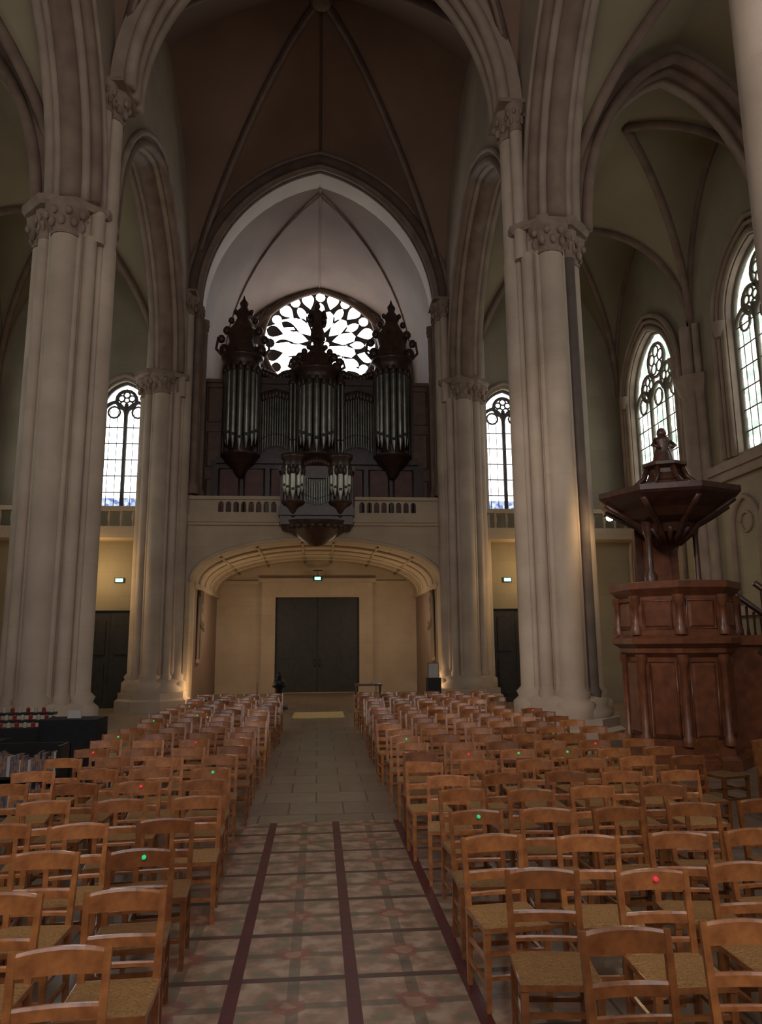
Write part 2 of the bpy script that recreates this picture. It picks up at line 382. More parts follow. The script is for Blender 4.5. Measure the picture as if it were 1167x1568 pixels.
    for k in range(14):
        x=5.9+k*.4; wb.lathe([(.06,6.1),(.04,6.2),(.07,6.4),(.04,6.65)],sgn*x,YE-.75,8,2)
    wb.box(min(sgn*5.6,sgn*OX),max(sgn*5.6,sgn*OX),YE-.85,YE-.62,6.65,6.8,2)
    wb.tube([(sgn*a,YE-.03,b) for a,b in warch(7.0,1.95,6.85,11.8,10)],.09,6,1)
    wb.obj('wall_aisle_west_'+nm,[WALLG,RIBL,GAL])
    wn=MB(); lancet(wn,Q,7.0,1.7,6.9,11.6,0,1,1.1)
    wn.slab([(6.16,6.9),(7.84,6.9),(7.84,7.3),(6.16,7.3)],[],Q,.30,.315,2)
    wn.obj('window_%d'%(9 if sgn<0 else 10),[GLASS,LEAD,GLASSB])
    db=MB()
    for s0 in(6.31,7.10): db.box(min(sgn*s0,sgn*(s0+.80)),max(sgn*s0,sgn*(s0+.80)),YE+.1,YE+.2,0,3.29)
    for s0 in(6.45,7.25):
        for zz in(.3,1.8): db.box(min(sgn*s0,sgn*(s0+.5)),max(sgn*s0,sgn*(s0+.5)),YE+.06,YE+.1,zz,zz+1.2)
    db.obj('door_%d'%(2 if sgn<0 else 3),[DOORM])
    lb=MB(); lb.box(sgn*6.85-.16,sgn*6.85+.16,YE-.06,YE,4.25,4.42,1); lb.box(sgn*6.85-.12,sgn*6.85+.12,YE-.075,YE-.06,4.28,4.39,0)
    lb.obj('exit_sign',[GREEN,BLACK])
# ---------------------------------------------------------------- piers
def capital(mb,cx,cy,r,z0,z1,m=0,n=10):
    h=z1-z0
    mb.lathe([(r*1.12,z0-.05),(r*1.12,z0+.02),(r,z0+.05),(r*1.05,z0+h*.4),(r*1.5,z0+h*.75),(r*1.62,z0+h*.8),(r*1.62,z1)],cx,cy,n,m)
    for k in range(8):
        a=2*pi*k/8; mb.ball((cx+math.cos(a)*r*1.15,cy+math.sin(a)*r*1.15,z0+h*.35),r*.28,r*.28,h*.18,m,6,4)
        a+=pi/8; mb.ball((cx+math.cos(a)*r*1.4,cy+math.sin(a)*r*1.4,z0+h*.64),r*.28,r*.28,h*.14,m,6,4)
for sgn in(-1,1):
    for yy in PYS[1:]:
        mb=MB()
        mb.lathe([(1.22,0),(1.22,.35),(1.12,.42),(1.12,.6)],0,0,8,0,False,rot=pi/8)
        mb.lathe([(.98,.6),(1.0,.72),(.9,.84),(.92,.95),(.7,1.05)],0,0,20,0)
        mb.lathe([(.64,.6),(.64,ZS)],0,0,24,0)
        sh=[]
        for k in range(8):
            a=k*pi/4; main=k%2==0
            r=.28 if main else .14; d=.60 if main else .66
            sh.append((d*math.cos(a),d*math.sin(a),r,k))
            if main:
                for da in(-.42,.42): sh.append((.66*math.cos(a+da),.66*math.sin(a+da),.075,k))
        for x,y,r,k in sh:
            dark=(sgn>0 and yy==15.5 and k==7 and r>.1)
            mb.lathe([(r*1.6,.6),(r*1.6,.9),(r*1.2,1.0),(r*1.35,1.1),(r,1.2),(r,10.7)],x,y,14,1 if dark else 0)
            nave=(x*sgn<-.3 and abs(y)<.5)
            if not nave:
                if r>.1: capital(mb,x,y,r,10.65,11.3,2)
                else: mb.lathe([(r,10.7),(r*1.6,11.3)],x,y,8,2)
        mb.lathe([(.94,11.25),(1.0,11.32),(1.0,11.45)],sgn*.12,0,8,2,False,rot=pi/8)
        for x,y,r in((-.62,0,.25),(-.58,.40,.15),(-.58,-.40,.15)):
            mb.lathe([(r,10.6),(r,13.9)],x*sgn,y,12,0); capital(mb,x*sgn,y,r,13.85,14.5,2)
        mb.box(min(-sgn*.2,-sgn*1.0),max(-sgn*.2,-sgn*1.0),-.6,.6,14.48,14.58,2)
        mb.obj('stone_pier',[STONE,STONED,CAPS],loc=(sgn*PX-(.12 if yy>7 else -.06),yy,0))
# ---------------------------------------------------------------- gallery / tribune
P=lambda a,b,d:(a,25.9+d,b)
mb=MB()
A=arch(4.4,5.9,24,14.3)
mb.slab([(-6.2,0),(-4.4,0)]+A+[(4.4,0),(6.2,0),(6.2,21.4),(-6.2,21.4)],[],P,.0,1.2,0)
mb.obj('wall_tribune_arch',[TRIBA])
mb=MB()
for s_ in(-1,1):
    for dy,r_ in((-.1,.13),(.12,.09),(1.1,.11)):
        x=s_*(4.4-.05*(dy>0)); mb.lathe([(r_*1.7,7.3),(r_*1.7,7.6),(r_,7.75),(r_,13.8)],x,25.9+dy,10); capital(mb,x,25.9+dy,r_,13.75,14.3)
for dy,r_,h in((-.1,.13,4.44),(.12,.08,4.38)):
    mb.tube([(a,25.9+dy,b) for a,b in arch(h,5.9-(4.4-h),24,14.3)],r_,8)
mb.obj('trim_4_tribune_mouldings',[RIB])
for s_,nm in((-1,'left'),(1,'right')):
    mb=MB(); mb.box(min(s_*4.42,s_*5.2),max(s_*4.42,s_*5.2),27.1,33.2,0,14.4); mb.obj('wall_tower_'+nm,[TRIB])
mb=MB(); vs=[];fs=[]
S=10; n=28
Af=arch(4.42,5.9,n//2,14.3); Ab=arch(4.42,4.65,n//2,14.2)
for j in range(S+1):
    t=j/S
    for (a,b),(c,d) in zip(Af,Ab): vs.append((a,27.08+6.2*t,b*(1-t)+d*t))
k=len(Af)
for j in range(S):
    for i in range(k-1): fs.append((j*k+i,j*k+i+1,(j+1)*k+i+1,(j+1)*k+i))
mb.add(vs,fs,0,True)
mb.tube([(0,27.08+6.2*t/8,20.17*(1-t/8)+18.83*t/8) for t in range(9)],.04,6,0)
for s_ in(-1,1):
    pts=[]
    for j in range(S+1):
        ang=PM*(j/S); x=max(0,R0*math.cos(ang)-C0); z=R0*math.sin(ang)/K
        pts.append((s_*4.4*x,27.1+6.1*(1-.95*j/S),14.25+z*(4.65+1.25*(.95*j/S))-.02))
    mb.tube(pts,.04,6,0)
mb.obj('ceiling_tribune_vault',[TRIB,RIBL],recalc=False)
# west wall : door + rose
RC=(0.05,16.25); RR=2.72
P=lambda a,b,d:(a,33.2+d,b)
circ=[(RC[0]+RR*math.cos(t*2*pi/64),RC[1]+RR*math.sin(t*2*pi/64)) for t in range(64)]
mb=MB(); mb.slab([(-5.2,0),(5.2,0),(5.2,21.5),(-5.2,21.5)],[circ,[(-1.85,.02),(1.85,.02),(1.85,4.15),(-1.85,4.15)]],P,0,.7,0)
mb.obj('wall_west',[GAL])
mb=MB()
for r_,rad,d in((RR+.02,.14,0),(RR+.3,.1,-.02)):
    mb.tube([P(RC[0]+r_*math.cos(t*2*pi/64),RC[1]+r_*math.sin(t*2*pi/64),d) for t in range(64)],rad,8,0,True)
mb.tube([P(a,b,-.05) for a,b in arch(3.6,4.2,16,14.6)],.14,8)
mb.obj('trim_5_rose_moulding',[RIB])
mb=MB()
mb.slab([(RC[0]+(RR+.1)*math.cos(t*2*pi/48),RC[1]+(RR+.1)*math.sin(t*2*pi/48)) for t in range(48)],[],P,.45,.5,0)
def petal(a,r0,r1,w,n=9):
    L_=[]
    for i in range(n+1):
        t=i/n
        ww=w*(math.sin(pi*t**1.5) if 0<t<1 else 0)**.65
        L_.append((r0+(r1-r0)*t,ww))
    seq=L_+[(r,-ww) for r,ww in reversed(L_[1:-1])]
    return [(RC[0]+r*math.cos(a)-ww*math.sin(a),RC[1]+r*math.sin(a)+ww*math.cos(a)) for r,ww in seq]
holes=[]
for k in range(12):
    a=2*pi*k/12+pi/12
    holes.append(petal(a,.58,1.76,.355))
    holes.append(petal(a+pi/12,1.15,2.14,.20))
for k in range(24):
    a=2*pi*k/24
    if k%2: holes.append(petal(a,1.83,2.66,.29))
    else:
        holes.append([(RC[0]+2.40*math.cos(a)+.235*math.cos(u*pi/5),RC[1]+2.40*math.sin(a)+.235*math.sin(u*pi/5)) for u in range(10)])
for k in range(6):
    a=2*pi*k/6; holes.append([(RC[0]+.30*math.cos(a)+.135*math.cos(u*pi/4),RC[1]+.30*math.sin(a)+.135*math.sin(u*pi/4)) for u in range(8)])
mb.slab([(RC[0]+(RR+.02)*math.cos(t*2*pi/64),RC[1]+(RR+.02)*math.sin(t*2*pi/64)) for t in range(64)],holes,P,.34,.38,1)
mb.obj('window_11_rose',[GLASSR,LEAD])
# west door
mb=MB()
mb.box(-1.85,1.85,33.45,33.55,0,4.15,0)
for s_ in(-1,1):
    mb.box(min(s_*.015,s_*1.85),max(s_*.015,s_*1.85),33.40,33.46,0.02,4.13,0)
    for z in(.3,1.5,2.8):
        for x in(.25,1.05): mb.box(min(s_*x,s_*(x+.6)),max(s_*x,s_*(x+.6)),33.37,33.41,z,z+1.0,0)
    mb.tube([(s_*.12,33.39,1.1),(s_*.12,33.3,1.15),(s_*.12,33.3,1.4),(s_*.12,33.39,1.45)],.015,6,0)
mb.obj('door_1',[DOORM,BRASS])
mb=MB()
for s_ in(-1,1):
    mb.box(min(s_*1.85,s_*2.45),max(s_*1.85,s_*2.45),33.02,33.2,0,4.8,0)
    mb.box(min(s_*1.8,s_*2.52),max(s_*1.8,s_*2.52),32.96,33.2,0,.4,0)
mb.box(-2.45,2.45,33.0,33.2,4.15,4.8,0); mb.box(-2.6,2.6,32.9,33.2,4.8,4.98,0)
mb.box(-4.4,-2.6,33.05,33.2,0,.5,0); mb.box(2.6,4.4,33.05,33.2,0,.5,0)
mb.box(-4.4,-2.6,33.08,33.2,4.72,4.88,0); mb.box(2.6,4.4,33.08,33.2,4.72,4.88,0)
mb.obj('trim_6_door_surround',[GAL])
def ell(h,r,zs,n=24): return [(-h*math.cos(pi*i/n),zs+r*math.sin(pi*i/n)**.9 if 0<i<n else zs) for i in range(n+1)]
P=lambda a,b,d:(a,25.75+d,b)
mb=MB(); E=ell(4.35,1.5,4.25)
mb.slab([(-4.5,0),(-4.35,0)]+E+[(4.35,0),(4.5,0),(4.5,6.5),(-4.5,6.5)],[],P,0,.9,0)
mb.box(-4.5,4.5,25.6,25.75,6.3,6.55,0); mb.box(-4.5,4.5,25.66,25.75,6.2,6.3,0)
mb.tube([P(a,b,-.02) for a,b in E],.07,8,0)
mb.box(-4.4,4.4,26.6,33.2,6.2,6.55,0)
vs=[(a,26.6,b) for a,b in E]+[(a,33.2,b) for a,b in E]; k=len(E)
mb.add(vs,[(i,i+1,k+i+1,k+i) for i in range(k-1)],0,True)
for y in(27.6,29.0,30.4,31.8): mb.tube([(a,y,b-.02) for a,b in E],.07,6,0)
for i in(5,8,11,13,16,19): mb.tube([(E[i][0],26.6,E[i][1]-.02),(E[i][0],33.2,E[i][1]-.02)],.05,6,0)
for s_ in(-1,1): mb.box(min(s_*4.3,s_*4.41),max(s_*4.3,s_*4.41),26.6,33.2,4.1,4.28,0)
mb.obj('gallery_loft',[GAL],recalc=False)
mb=MB(); P=lambda a,b,d:(a,25.7+d,b)
for s_ in(-1,1):
    hl=[]
    x=1.55
    while x<3.55:
        hl.append(warch(s_*x,.19,6.66,7.04,4)); x+=.262
    mb.slab([(s_*1.3,6.55),(s_*4.45,6.55),(s_*4.45,7.1),(s_*1.3,7.1)],hl,P,0,.16,0)
    mb.box(min(s_*1.3,s_*4.45),max(s_*1.3,s_*4.45),25.62,25.92,7.1,7.22,0)
mb.obj('gallery_balustrade',[GAL])
for s_ in(-1,1):
    mb=MB()
    mb.box(-.06,.06,-.38,.38,-.14,0,0); mb.box(-.02,.05,-.34,.34,0,2.5,1)
    mb.lathe([(.2,0),(.22,.5),(.16,1.1),(.2,1.5),(.12,1.72),(.06,1.8)],0,0,12,0,scallop=(5,.08),sx=.5)
    mb.ball((0,0,1.92),.09,.12,.15,0)
    mb.tube([(0,-.15,1.5),(-s_*.1,-.2,1.2),(-s_*.12,.02,1.1)],.05,6,0); mb.tube([(0,.15,1.5),(-s_*.1,.22,1.2),(-s_*.12,.05,1.0)],.05,6,0)
    mb.tube([(0,-.36,0),(0,-.36,2.2),(0,-.2,2.35),(0,0,2.4),(0,.2,2.35),(0,.36,2.2),(0,.36,0)],.05,6,0)
    mb.obj('carved_relief_statue',[WALL,RIBD],loc=(s_*4.34,28.2,1.6))

# ---------------------------------------------------------------- organ
org=empty('pipe_organ',(0,28,6.55))
def op(mb,name,mats):
    o=mb.obj(name,mats); o.parent=org; o.matrix_parent_inverse=Matrix.Translation((0,-28,-6.55)); return o
case=MB(); pipes=MB()
def pipe(mb,x,y,z0,z1,r,m=0):
    ft=min(.45,(z1-z0)*.25)
    mb.lathe([(.02,z0),(r,z0+ft),(r,z1)],x,y,10,m)
    mb.box(x-r*.6,x+r*.6,y-r*1.03,y-r*.7,z0+ft,z0+ft+r*1.0,m+1)
    mb.lathe([(r*1.06,z1-.04),(r*1.06,z1)],x,y,10,m)
def tower(cx,cy,r,z0,z1,np,crown,mp=0,corb=.7):
    case.lathe([(r*.15,z0-corb*1.25),(r*.35,z0-corb),(r*.5,z0-corb*.7),(r*.95,z0-corb*.35),(r*1.05,z0-.12),(r*1.18,z0-.08),(r*1.18,z0)],cx,cy,16,0,scallop=(8,.03))
    case.lathe([(r*.72,z0),(r*.72,z1)],cx,cy,12,0)
    for i in range(np):
        a=pi+pi*(i+.5)/np; hgt=z1-.02
        pr=r*1.35/np
        pipe(pipes,cx+math.cos(a)*r*.93,cy+math.sin(a)*r*.93,z0+.02+.12*abs(i-(np-1)/2),hgt,pr,mp)
    for a in(pi*.98,2*pi*1.01):
        case.lathe([(.06,z0),(.06,z1)],cx+math.cos(a)*r*1.1,cy+math.sin(a)*r*1.1,8,0)
    case.lathe([(r*1.08,z1-.12),(r*1.12,z1),(r*1.1,z1+.22),(r*1.3,z1+.3),(r*1.34,z1+.42),(r*.9,z1+.46)],cx,cy,20,0)
    for i in range(9):
        a=pi+pi*i/8; case.ball((cx+math.cos(a)*r*1.1,cy+math.sin(a)*r*1.1,z1-.16),.09,.06,.2,0,6,4)
    if crown:
        c=crown; b=z1+.42
        case.lathe([(r*.95,b),(r*1.0,b+.1*c),(r*.8,b+.22*c),(r*.95,b+.38*c),(r*.62,b+.5*c),(r*.38,b+.62*c),(r*.5,b+.7*c),(r*.2,b+.8*c),(r*.26,b+.87*c),(r*.1,b+.93*c),(.01,b+c)],cx,cy,20,0,scallop=(7,.12))
        for s_ in(-1,1):
            for (dx,dz,q) in((1.15,.12,.2),(1.35,.28,.16),(1.0,.42,.17),(.75,.58,.13),(.5,.72,.1)):
                case.ball((cx+s_*dx*r,cy-.05,b+dz*c),q,.12,q*1.1,0,8,5)
            case.tube([(cx+s_*r*1.2,cy-.05,b+.0*c),(cx+s_*r*1.65,cy-.05,b+.12*c),(cx+s_*r*1.55,cy-.05,b+.3*c),(cx+s_*r*1.2,cy-.05,b+.26*c)],.06,6,0)
CX=-.08
tower(-2.98,27.75,.62,9.25,12.75,7,2.6)
tower(2.88,27.75,.62,9.25,12.75,7,2.6)
tower(CX,27.6,.66,9.2,12.2,7,1.35)
case.lathe([(.3,13.9),(.26,14.2),(.17,14.6),(.22,14.95),(.2,15.1),(.07,15.2)],CX,27.6,12,0,scallop=(5,.1))
case.ball((CX,27.58,15.32),.12,.13,.16,0)
for s_ in(-1,1):
    case.tube([(CX+s_*.18,27.6,15.05),(CX+s_*.36,27.5,14.8),(CX+s_*.22,27.35,14.6)],.05,6,0)
    case.ball((CX+s_*.26,27.72,14.85),.13,.04,.4,0,8,5)
case.box(-4.1,4.1,28.0,29.6,6.55,9.1,0); case.box(-3.9,3.9,27.85,28.0,8.95,9.2,0)
case.box(-3.75,3.75,28.1,29.6,9.1,12.6,0)
for x in(-3.4,-2.45,-1.45,1.35,2.35,3.3):
    case.box(x-.34,x+.34,27.94,28.0,7.0,8.7,2); case.tube([(x-.38,27.93,6.95),(x+.38,27.93,6.95),(x+.38,27.93,8.75),(x-.38,27.93,8.75)],.035,6,0,True)
for s_ in(-1,1):
    case.box(min(s_*3.6,s_*4.4),max(s_*3.6,s_*4.4),28.3,28.5,6.55,12.3,1)
    for z in(7.0,8.9,10.7): case.tube([(s_*3.75,28.28,z),(s_*4.32,28.28,z),(s_*4.32,28.28,z+1.4),(s_*3.75,28.28,z+1.4)],.035,6,1,True)
    case.box(min(s_*3.6,s_*4.4),max(s_*3.6,s_*4.4),28.2,28.55,12.3,12.45,1)
for (a,b,zt) in((-2.3,-.98,11.8),(.84,2.2,11.8)):
    case.box(a,b,27.9,28.0,9.15,9.35,0)
    case.box(a-.02,b+.02,27.82,28.1,zt+.35,zt+.6,0)
    case.box(a,b,27.9,28.05,zt,zt+.4,0)
    npf=14
    for i in range(npf):
        x=a+(b-a)*(i+.5)/npf; q=abs(i-(npf-1)/2)/(npf/2)
        pipe(pipes,x,27.93,9.36+.3*(1-q*q),zt+.05,(b-a)/npf*.46)
    for i in range(11):
        x=a+(b-a)*i/10; q=abs(i-5)/5; case.ball((x,27.86,zt+.0-.2*q),.1,.06,.2,0,6,4); case.ball((x,27.88,zt+.62+.28*q),.12,.07,.16,0,6,4)
for x in(-1.0,.84):
    case.lathe([(.05,9.0),(.16,9.25),(.16,9.35)],x,27.75,10,0)
    for dx in(-.08,.08): pipe(pipes,x+dx,27.7,9.36,12.15,.07)
    case.lathe([(.18,12.1),(.2,12.2),(.12,12.35),(.14,12.5),(.02,12.8)],x,27.72,10,0)
case.box(-1.3,1.2,25.1,26.2,6.15,8.0,0)
case.box(-1.36,1.26,25.0,26.3,6.45,6.75,0); case.box(-1.36,1.26,25.0,26.2,8.0,8.18,0)
for x in(-.86,.76): tower(x,25.1,.33,6.95,8.15,5,.0,mp=3,corb=.45)
for i in range(11):
    x=-.46+(.82)*i/10; q=abs(i-5)/5; pipe(pipes,x,25.02,6.92-.12*(1-q),7.75-.25*(1-q)+.05,.034,0)
case.box(-.5,.4,25.0,25.1,7.75,8.0,0)
for i in range(9): case.ball((-.45+.1*i,25.0,8.25+.12*math.sin(i*pi/8)),.1,.06,.12,0,6,4)
case.lathe([(.02,5.45),(.25,5.5),(.6,5.72),(1.0,6.0),(1.28,6.15),(1.32,6.3)],-.05,25.65,28,0,sx=1,sy=.62)
for i in range(14):
    a=pi+pi*i/13; case.ball((-.05+math.cos(a)*1.1,25.65+math.sin(a)*.7,6.1),.12,.1,.14,0,6,4)
op(case,'organ_case',[OAK,OAK2,OAKR]); op(pipes,'organ_pipes',[TIN,BLACK,BLACK,TINL,BLACK])

# ---------------------------------------------------------------- pulpit
PU=(6.47,13.0); pul=empty('pulpit',(PU[0],PU[1],0))
mb=MB(); R8=pi/8
def oct_(prof_,m=0,n=8): mb.lathe(prof_,0,0,n,m,False,rot=R8)
oct_([(1.12,0),(1.12,.18),(1.02,.24),(1.02,.34),(.9,.4)])
oct_([(.9,.4),(.9,1.95)])
oct_([(.9,1.9),(1.0,1.98),(1.0,2.06),(1.12,2.14),(1.12,2.24),(1.0,2.3)])
oct_([(1.0,2.3),(.98,3.0)])
oct_([(.98,2.98),(1.06,3.06),(1.12,3.12),(1.12,3.24),(.95,3.26)])
for k in range(8):
    a=k*pi/4; ca,sa=math.cos(a),math.sin(a)
    for (ap,z0,z1,w) in((.9*math.cos(R8),.52,1.82,.46),(.98*math.cos(R8),2.4,2.9,.5)):
        def W(t,z,o): return (ca*(ap+o)-sa*t,sa*(ap+o)+ca*t,z)
        vs=[W(-w/2,z0,0),W(w/2,z0,0),W(w/2,z1,0),W(-w/2,z1,0),W(-w/2+.06,z0+.06,.04),W(w/2-.06,z0+.06,.04),W(w/2-.06,z1-.06,.04),W(-w/2+.06,z1-.06,.04)]
        mb.add(vs,[(4,5,6,7),(0,1,5,4),(1,2,6,5),(2,3,7,6),(3,0,4,7)],0)
        mb.tube([W(-w/2,z0,.01),W(w/2,z0,.01),W(w/2,z1,.01),W(-w/2,z1,.01)],.022,6,0,True)
    a+=R8
    for rr_,z0,z1 in((.93,.4,1.95),(1.0,2.3,3.0)):
        mb.lathe([(.1,z0),(.1,z0+.12),(.065,z0+.18),(.06,z1-.2),(.1,z1-.1),(.1,z1)],math.cos(a)*rr_*.99,math.sin(a)*rr_*.99,10,0)
mb.box(.55,1.35,-.6,.5,0,.3,0); mb.box(.62,1.28,-.52,.45,.3,2.2,0); mb.box(.55,1.35,-.6,.5,2.1,2.28,0)
CD=-.22
mb.box(.28,.42,.55,.65,3.2,4.5,0); mb.box(-.42,-.28,.55,.65,3.2,4.5,1)
mb.box(-.28,.28,.58,.62,3.2,4.4,0)
mb.lathe([(.11,3.2),(.11,3.4),(.06,3.5),(.055,4.1),(.1,4.3),(.14,4.5)],-.45,-.1,10,1)
mb.lathe([(.09,3.2),(.05,3.4),(.05,4.2),(.1,4.5)],.55,.1,10,1)
def can(p,m): mb.lathe([(r,z+CD) for r,z in p],0,0,8,m,False,rot=0)
can([(.04,4.12),(.16,4.22),(.22,4.36),(.42,4.44),(.50,4.60),(.74,4.70),(.9,4.84),(1.1,4.95),(1.26,5.05),(1.3,5.1),(1.3,5.2),(1.14,5.22),(.95,5.26),(.4,5.34)],1)
for k in range(8):
    a=k*pi/4
    mb.tube([(math.cos(a)*r,math.sin(a)*r,z+CD) for r,z in((.18,4.24),(.40,4.42),(.56,4.60),(.84,4.76),(1.18,4.98))],.055,6,1)
    mb.tube([(math.cos(a+R8)*r,math.sin(a+R8)*r,z+CD) for r,z in((.16,4.22),(.3,4.38),(.45,4.52))],.05,6,1)
    mb.tube([(math.cos(a)*.95,math.sin(a)*.95,5.26+CD),(math.cos(a)*.62,math.sin(a)*.62,5.32+CD),(math.cos(a)*.42,math.sin(a)*.42,5.5+CD),(math.cos(a)*.34,math.sin(a)*.34,5.7+CD)],.05,6,1)
can([(.55,5.28),(.5,5.40),(.36,5.46),(.3,5.6),(.3,5.68),(.42,5.74),(.42,5.8),(.24,5.86)],1)
mb.lathe([(r,z+CD) for r,z in((.2,5.84),(.17,6.0),(.11,6.15),(.16,6.27),(.14,6.34),(.05,6.38))],0,0,12,1,scallop=(4,.08))
mb.ball((0,0,6.44+CD),.09,.09,.11,1)
for s_ in(-1,1): mb.tube([(s_*.12,0,6.32+CD),(s_*.22,-.06,6.18+CD),(s_*.12,-.14,6.12+CD)],.035,6,1)
o=mb.obj('pulpit_body',[MAHO,MAHD]); o.parent=pul; o.scale=(1,1,.96)
mb=MB()
ns=11
for i in range(ns):
    x0=1.3+i*.27; z=2.2-(i+1)*.18; mb.box(x0,x0+.28,-.45,.45,0,max(z,.04),0)
for yy in(-.5,.46):
    p0=Vector((1.25,yy,3.1)); p1=Vector((1.3+ns*.27,yy,1.15)); mb.tube([p0,(p0+p1)/2+Vector((0,0,-.12)),p1],.06,8,1)
    for i in range(ns*2):
        t=(i+.5)/(ns*2); x=1.3+t*ns*.27; zt=3.0-t*1.95-.12*math.sin(pi*t); zb=max(2.1-t*2.1,.02)
        mb.lathe([(.03,zb),(.05,zb+.25),(.02,zb+.5),(.03,zt)],x,yy,6,1)
    mb.beam((1.25,yy,2.0),(1.3+ns*.27,yy,.15),.05,.3,1)
mb.lathe([(.12,0),(.12,.3),(.07,.5),(.07,1.1),(.13,1.2),(.1,1.35),(.0,1.42)],1.3+ns*.27,-.5,10,0)
mb.ball((1.3+ns*.27,-.5,1.45),.1)
o=mb.obj('pulpit_stairs',[MAHD,MAHD]); o.parent=pul
mb=MB(); mb.tube([(0,.32,0),(0,.12,0)],.03,6,0); mb.lathe([(.05,-.12),(.1,.0),(.1,.06)],0,0,12,0); mb.ball((0,0,-.1),.08,.08,.07,1)
mb.obj('wall_lamp',[BLACK,WARM],loc=(6.02,14.6,4.72))

# ---------------------------------------------------------------- chairs
def chair(dot):
    mb=MB(); w=.185
    for s_ in(-1,1):
        mb.beam((s_*w,-.18,0),(s_*w,-.18,.43),.028,.028,0,.038,.038)
        mb.beam((s_*w,.2,0),(s_*(w-.003),.19,.45),.028,.032,0,.036,.04)
        mb.beam((s_*(w-.003),.19,.44),(s_*(w+.006),.255,.85),.036,.036,0,.03,.026)
        for z in(.14,.27): mb.beam((s_*w,-.18,z),(s_*w,.2,z),.018,.022,0)
    for z in(.18,.31): mb.beam((-w,-.18,z),(w,-.18,z),.02,.022,0)
    mb.beam((-w,.2,.22),(w,.2,.22),.02,.022,0)
    mb.box(-.205,.205,-.205,.205,.425,.452,0)
    n=6; vs=[]
    for j in range(n+1):
        for i in range(n+1):
            x=-.2+.4*i/n;y=-.2+.4*j/n; e=min(min(i,n-i),min(j,n-j)); vs.append((x,y,.453+(0,.014,.014,.008)[e]))
    mb.add(vs,[(j*(n+1)+i,j*(n+1)+i+1,(j+1)*(n+1)+i+1,(j+1)*(n+1)+i) for j in range(n) for i in range(n)],1,True)
    def rail(z0,z1,th,bow,arc=0):
        vs=[];n=8;K_=6
        for i in range(n+1):
            t=-1+2*i/n; x=t*w; zz=z1+arc*(1-t*t)
            yb=lambda z:.19+(z-.44)/.41*.065+bow*(1-t*t)
            e=min(.012,(zz-z0)*.3)
            for dy,z in((-th/2,z0),(-th/2,zz-e),(-th/4,zz),(th/4,zz),(th/2,zz-e),(th/2,z0)): vs.append((x,yb(z)+dy,z))
        fs=[]
        for i in range(n):
            for k in range(K_): fs.append((i*K_+k,i*K_+(k+1)%K_,i*K_+K_+(k+1)%K_,i*K_+K_+k))
        fs+=[tuple(range(K_)),tuple(range(n*K_,n*K_+K_))]
        mb.add(vs,fs,0)
    rail(.755,.845,.026,.022,.012); rail(.595,.65,.02,.018); rail(.505,.53,.016,.01)
    if dot: mb.tube([(0.02,.232,.812),(0.02,.247,.812)],.013,10,2)
    me=mb.obj('tmp',[WOOD,STRAW,REDDOT if dot==1 else GRDOT]); d=me.data; bpy.data.objects.remove(me); d.name='church_chair_mesh'; return d
CH=[chair(0),chair(1),chair(2)]
def put(x,y,rot=0):
    q=random.random(); d=CH[1] if q<.06 else CH[2] if q<.11 else CH[0]
    o=bpy.data.objects.new('church_chair',d); o.location=(x,y,0); o.rotation_euler=(0,0,rot); sc.collection.objects.link(o)
for i in range(22):
    y=3.22+.775*i
    j=random.uniform(-.05,.05); tilt=random.uniform(-.04,.04)
    x=1.2+(.16 if i==0 else 0)+j
    while x<4.45:
        if math.hypot(x-5.13,y-6.5)>1.6 and math.hypot(x-5.13,y-15.5)>1.6:
            put(x+random.uniform(-.03,.03),y+tilt*(x-1.2)+random.uniform(-.06,.06),random.uniform(-.14,.10))
        x+=.585
    x=-1.04+random.uniform(-.05,.05); lim=-3.9 if y<8.2 else -3.0
    while x>lim:
        put(x+random.uniform(-.03,.03),y+tilt*x+random.uniform(-.06,.06),random.uniform(-.06,.18))
        x-=.585
for x,y,r in((5.1,9.3,.3),(5.75,9.1,.1),(6.4,9.3,-.2),(5.4,8.4,.2),(6.0,8.3,0),(6.7,8.4,.1)): put(x,y,r)

# ---------------------------------------------------------------- small props
mb=MB()
for t in range(3):
    mb.box(-.95,.95,-.3+.22*t,-.1+.22*t,.78+.1*t,.82+.1*t,0)
    for i in range(15):
        x=-.88+i*.126; mb.lathe([(.03,.82+.1*t),(.036,.88+.1*t)],x,-.2+.22*t,8,1 if (i+t)%2 else 2); mb.ball((x,-.2+.22*t,.885+.1*t),.028,.028,.02,2 if (i+t)%2==0 else 1,6,4)
for x in(-.9,.9):
    for y in(-.25,.3): mb.beam((x,y,0),(x,y,.95),.04,.04,0)
mb.box(-.95,.95,-.3,.34,.28,.32,0); mb.box(-.95,.95,-.3,-.28,.3,.78,0)
mb.obj('votive_candle_rack',[BLACK,CRED,CWH],loc=(-5.3,12.9,0))
mb=MB()
mb.box(-.5,.5,-.2,.2,0,.1,0); mb.box(-.5,.5,.16,.2,.1,.85,0)
for x in(-.5,.46): mb.box(x,x+.04,-.2,.2,.1,.85,0)
for z in(.45,): mb.box(-.48,.48,-.2,.18,z,z+.03,0)
for z in(.1,.48):
    x=-.45
    while x<.42:
        w_=random.uniform(.02,.05); h_=random.uniform(.2,.3); mb.box(x,x+w_*.9,-.17,.0,z,z+h_,1+(random.random()<.2)); x+=w_
mb.obj('book_rack',[BLACK,BOOKC,PAPER],loc=(-3.75,10.3,0))
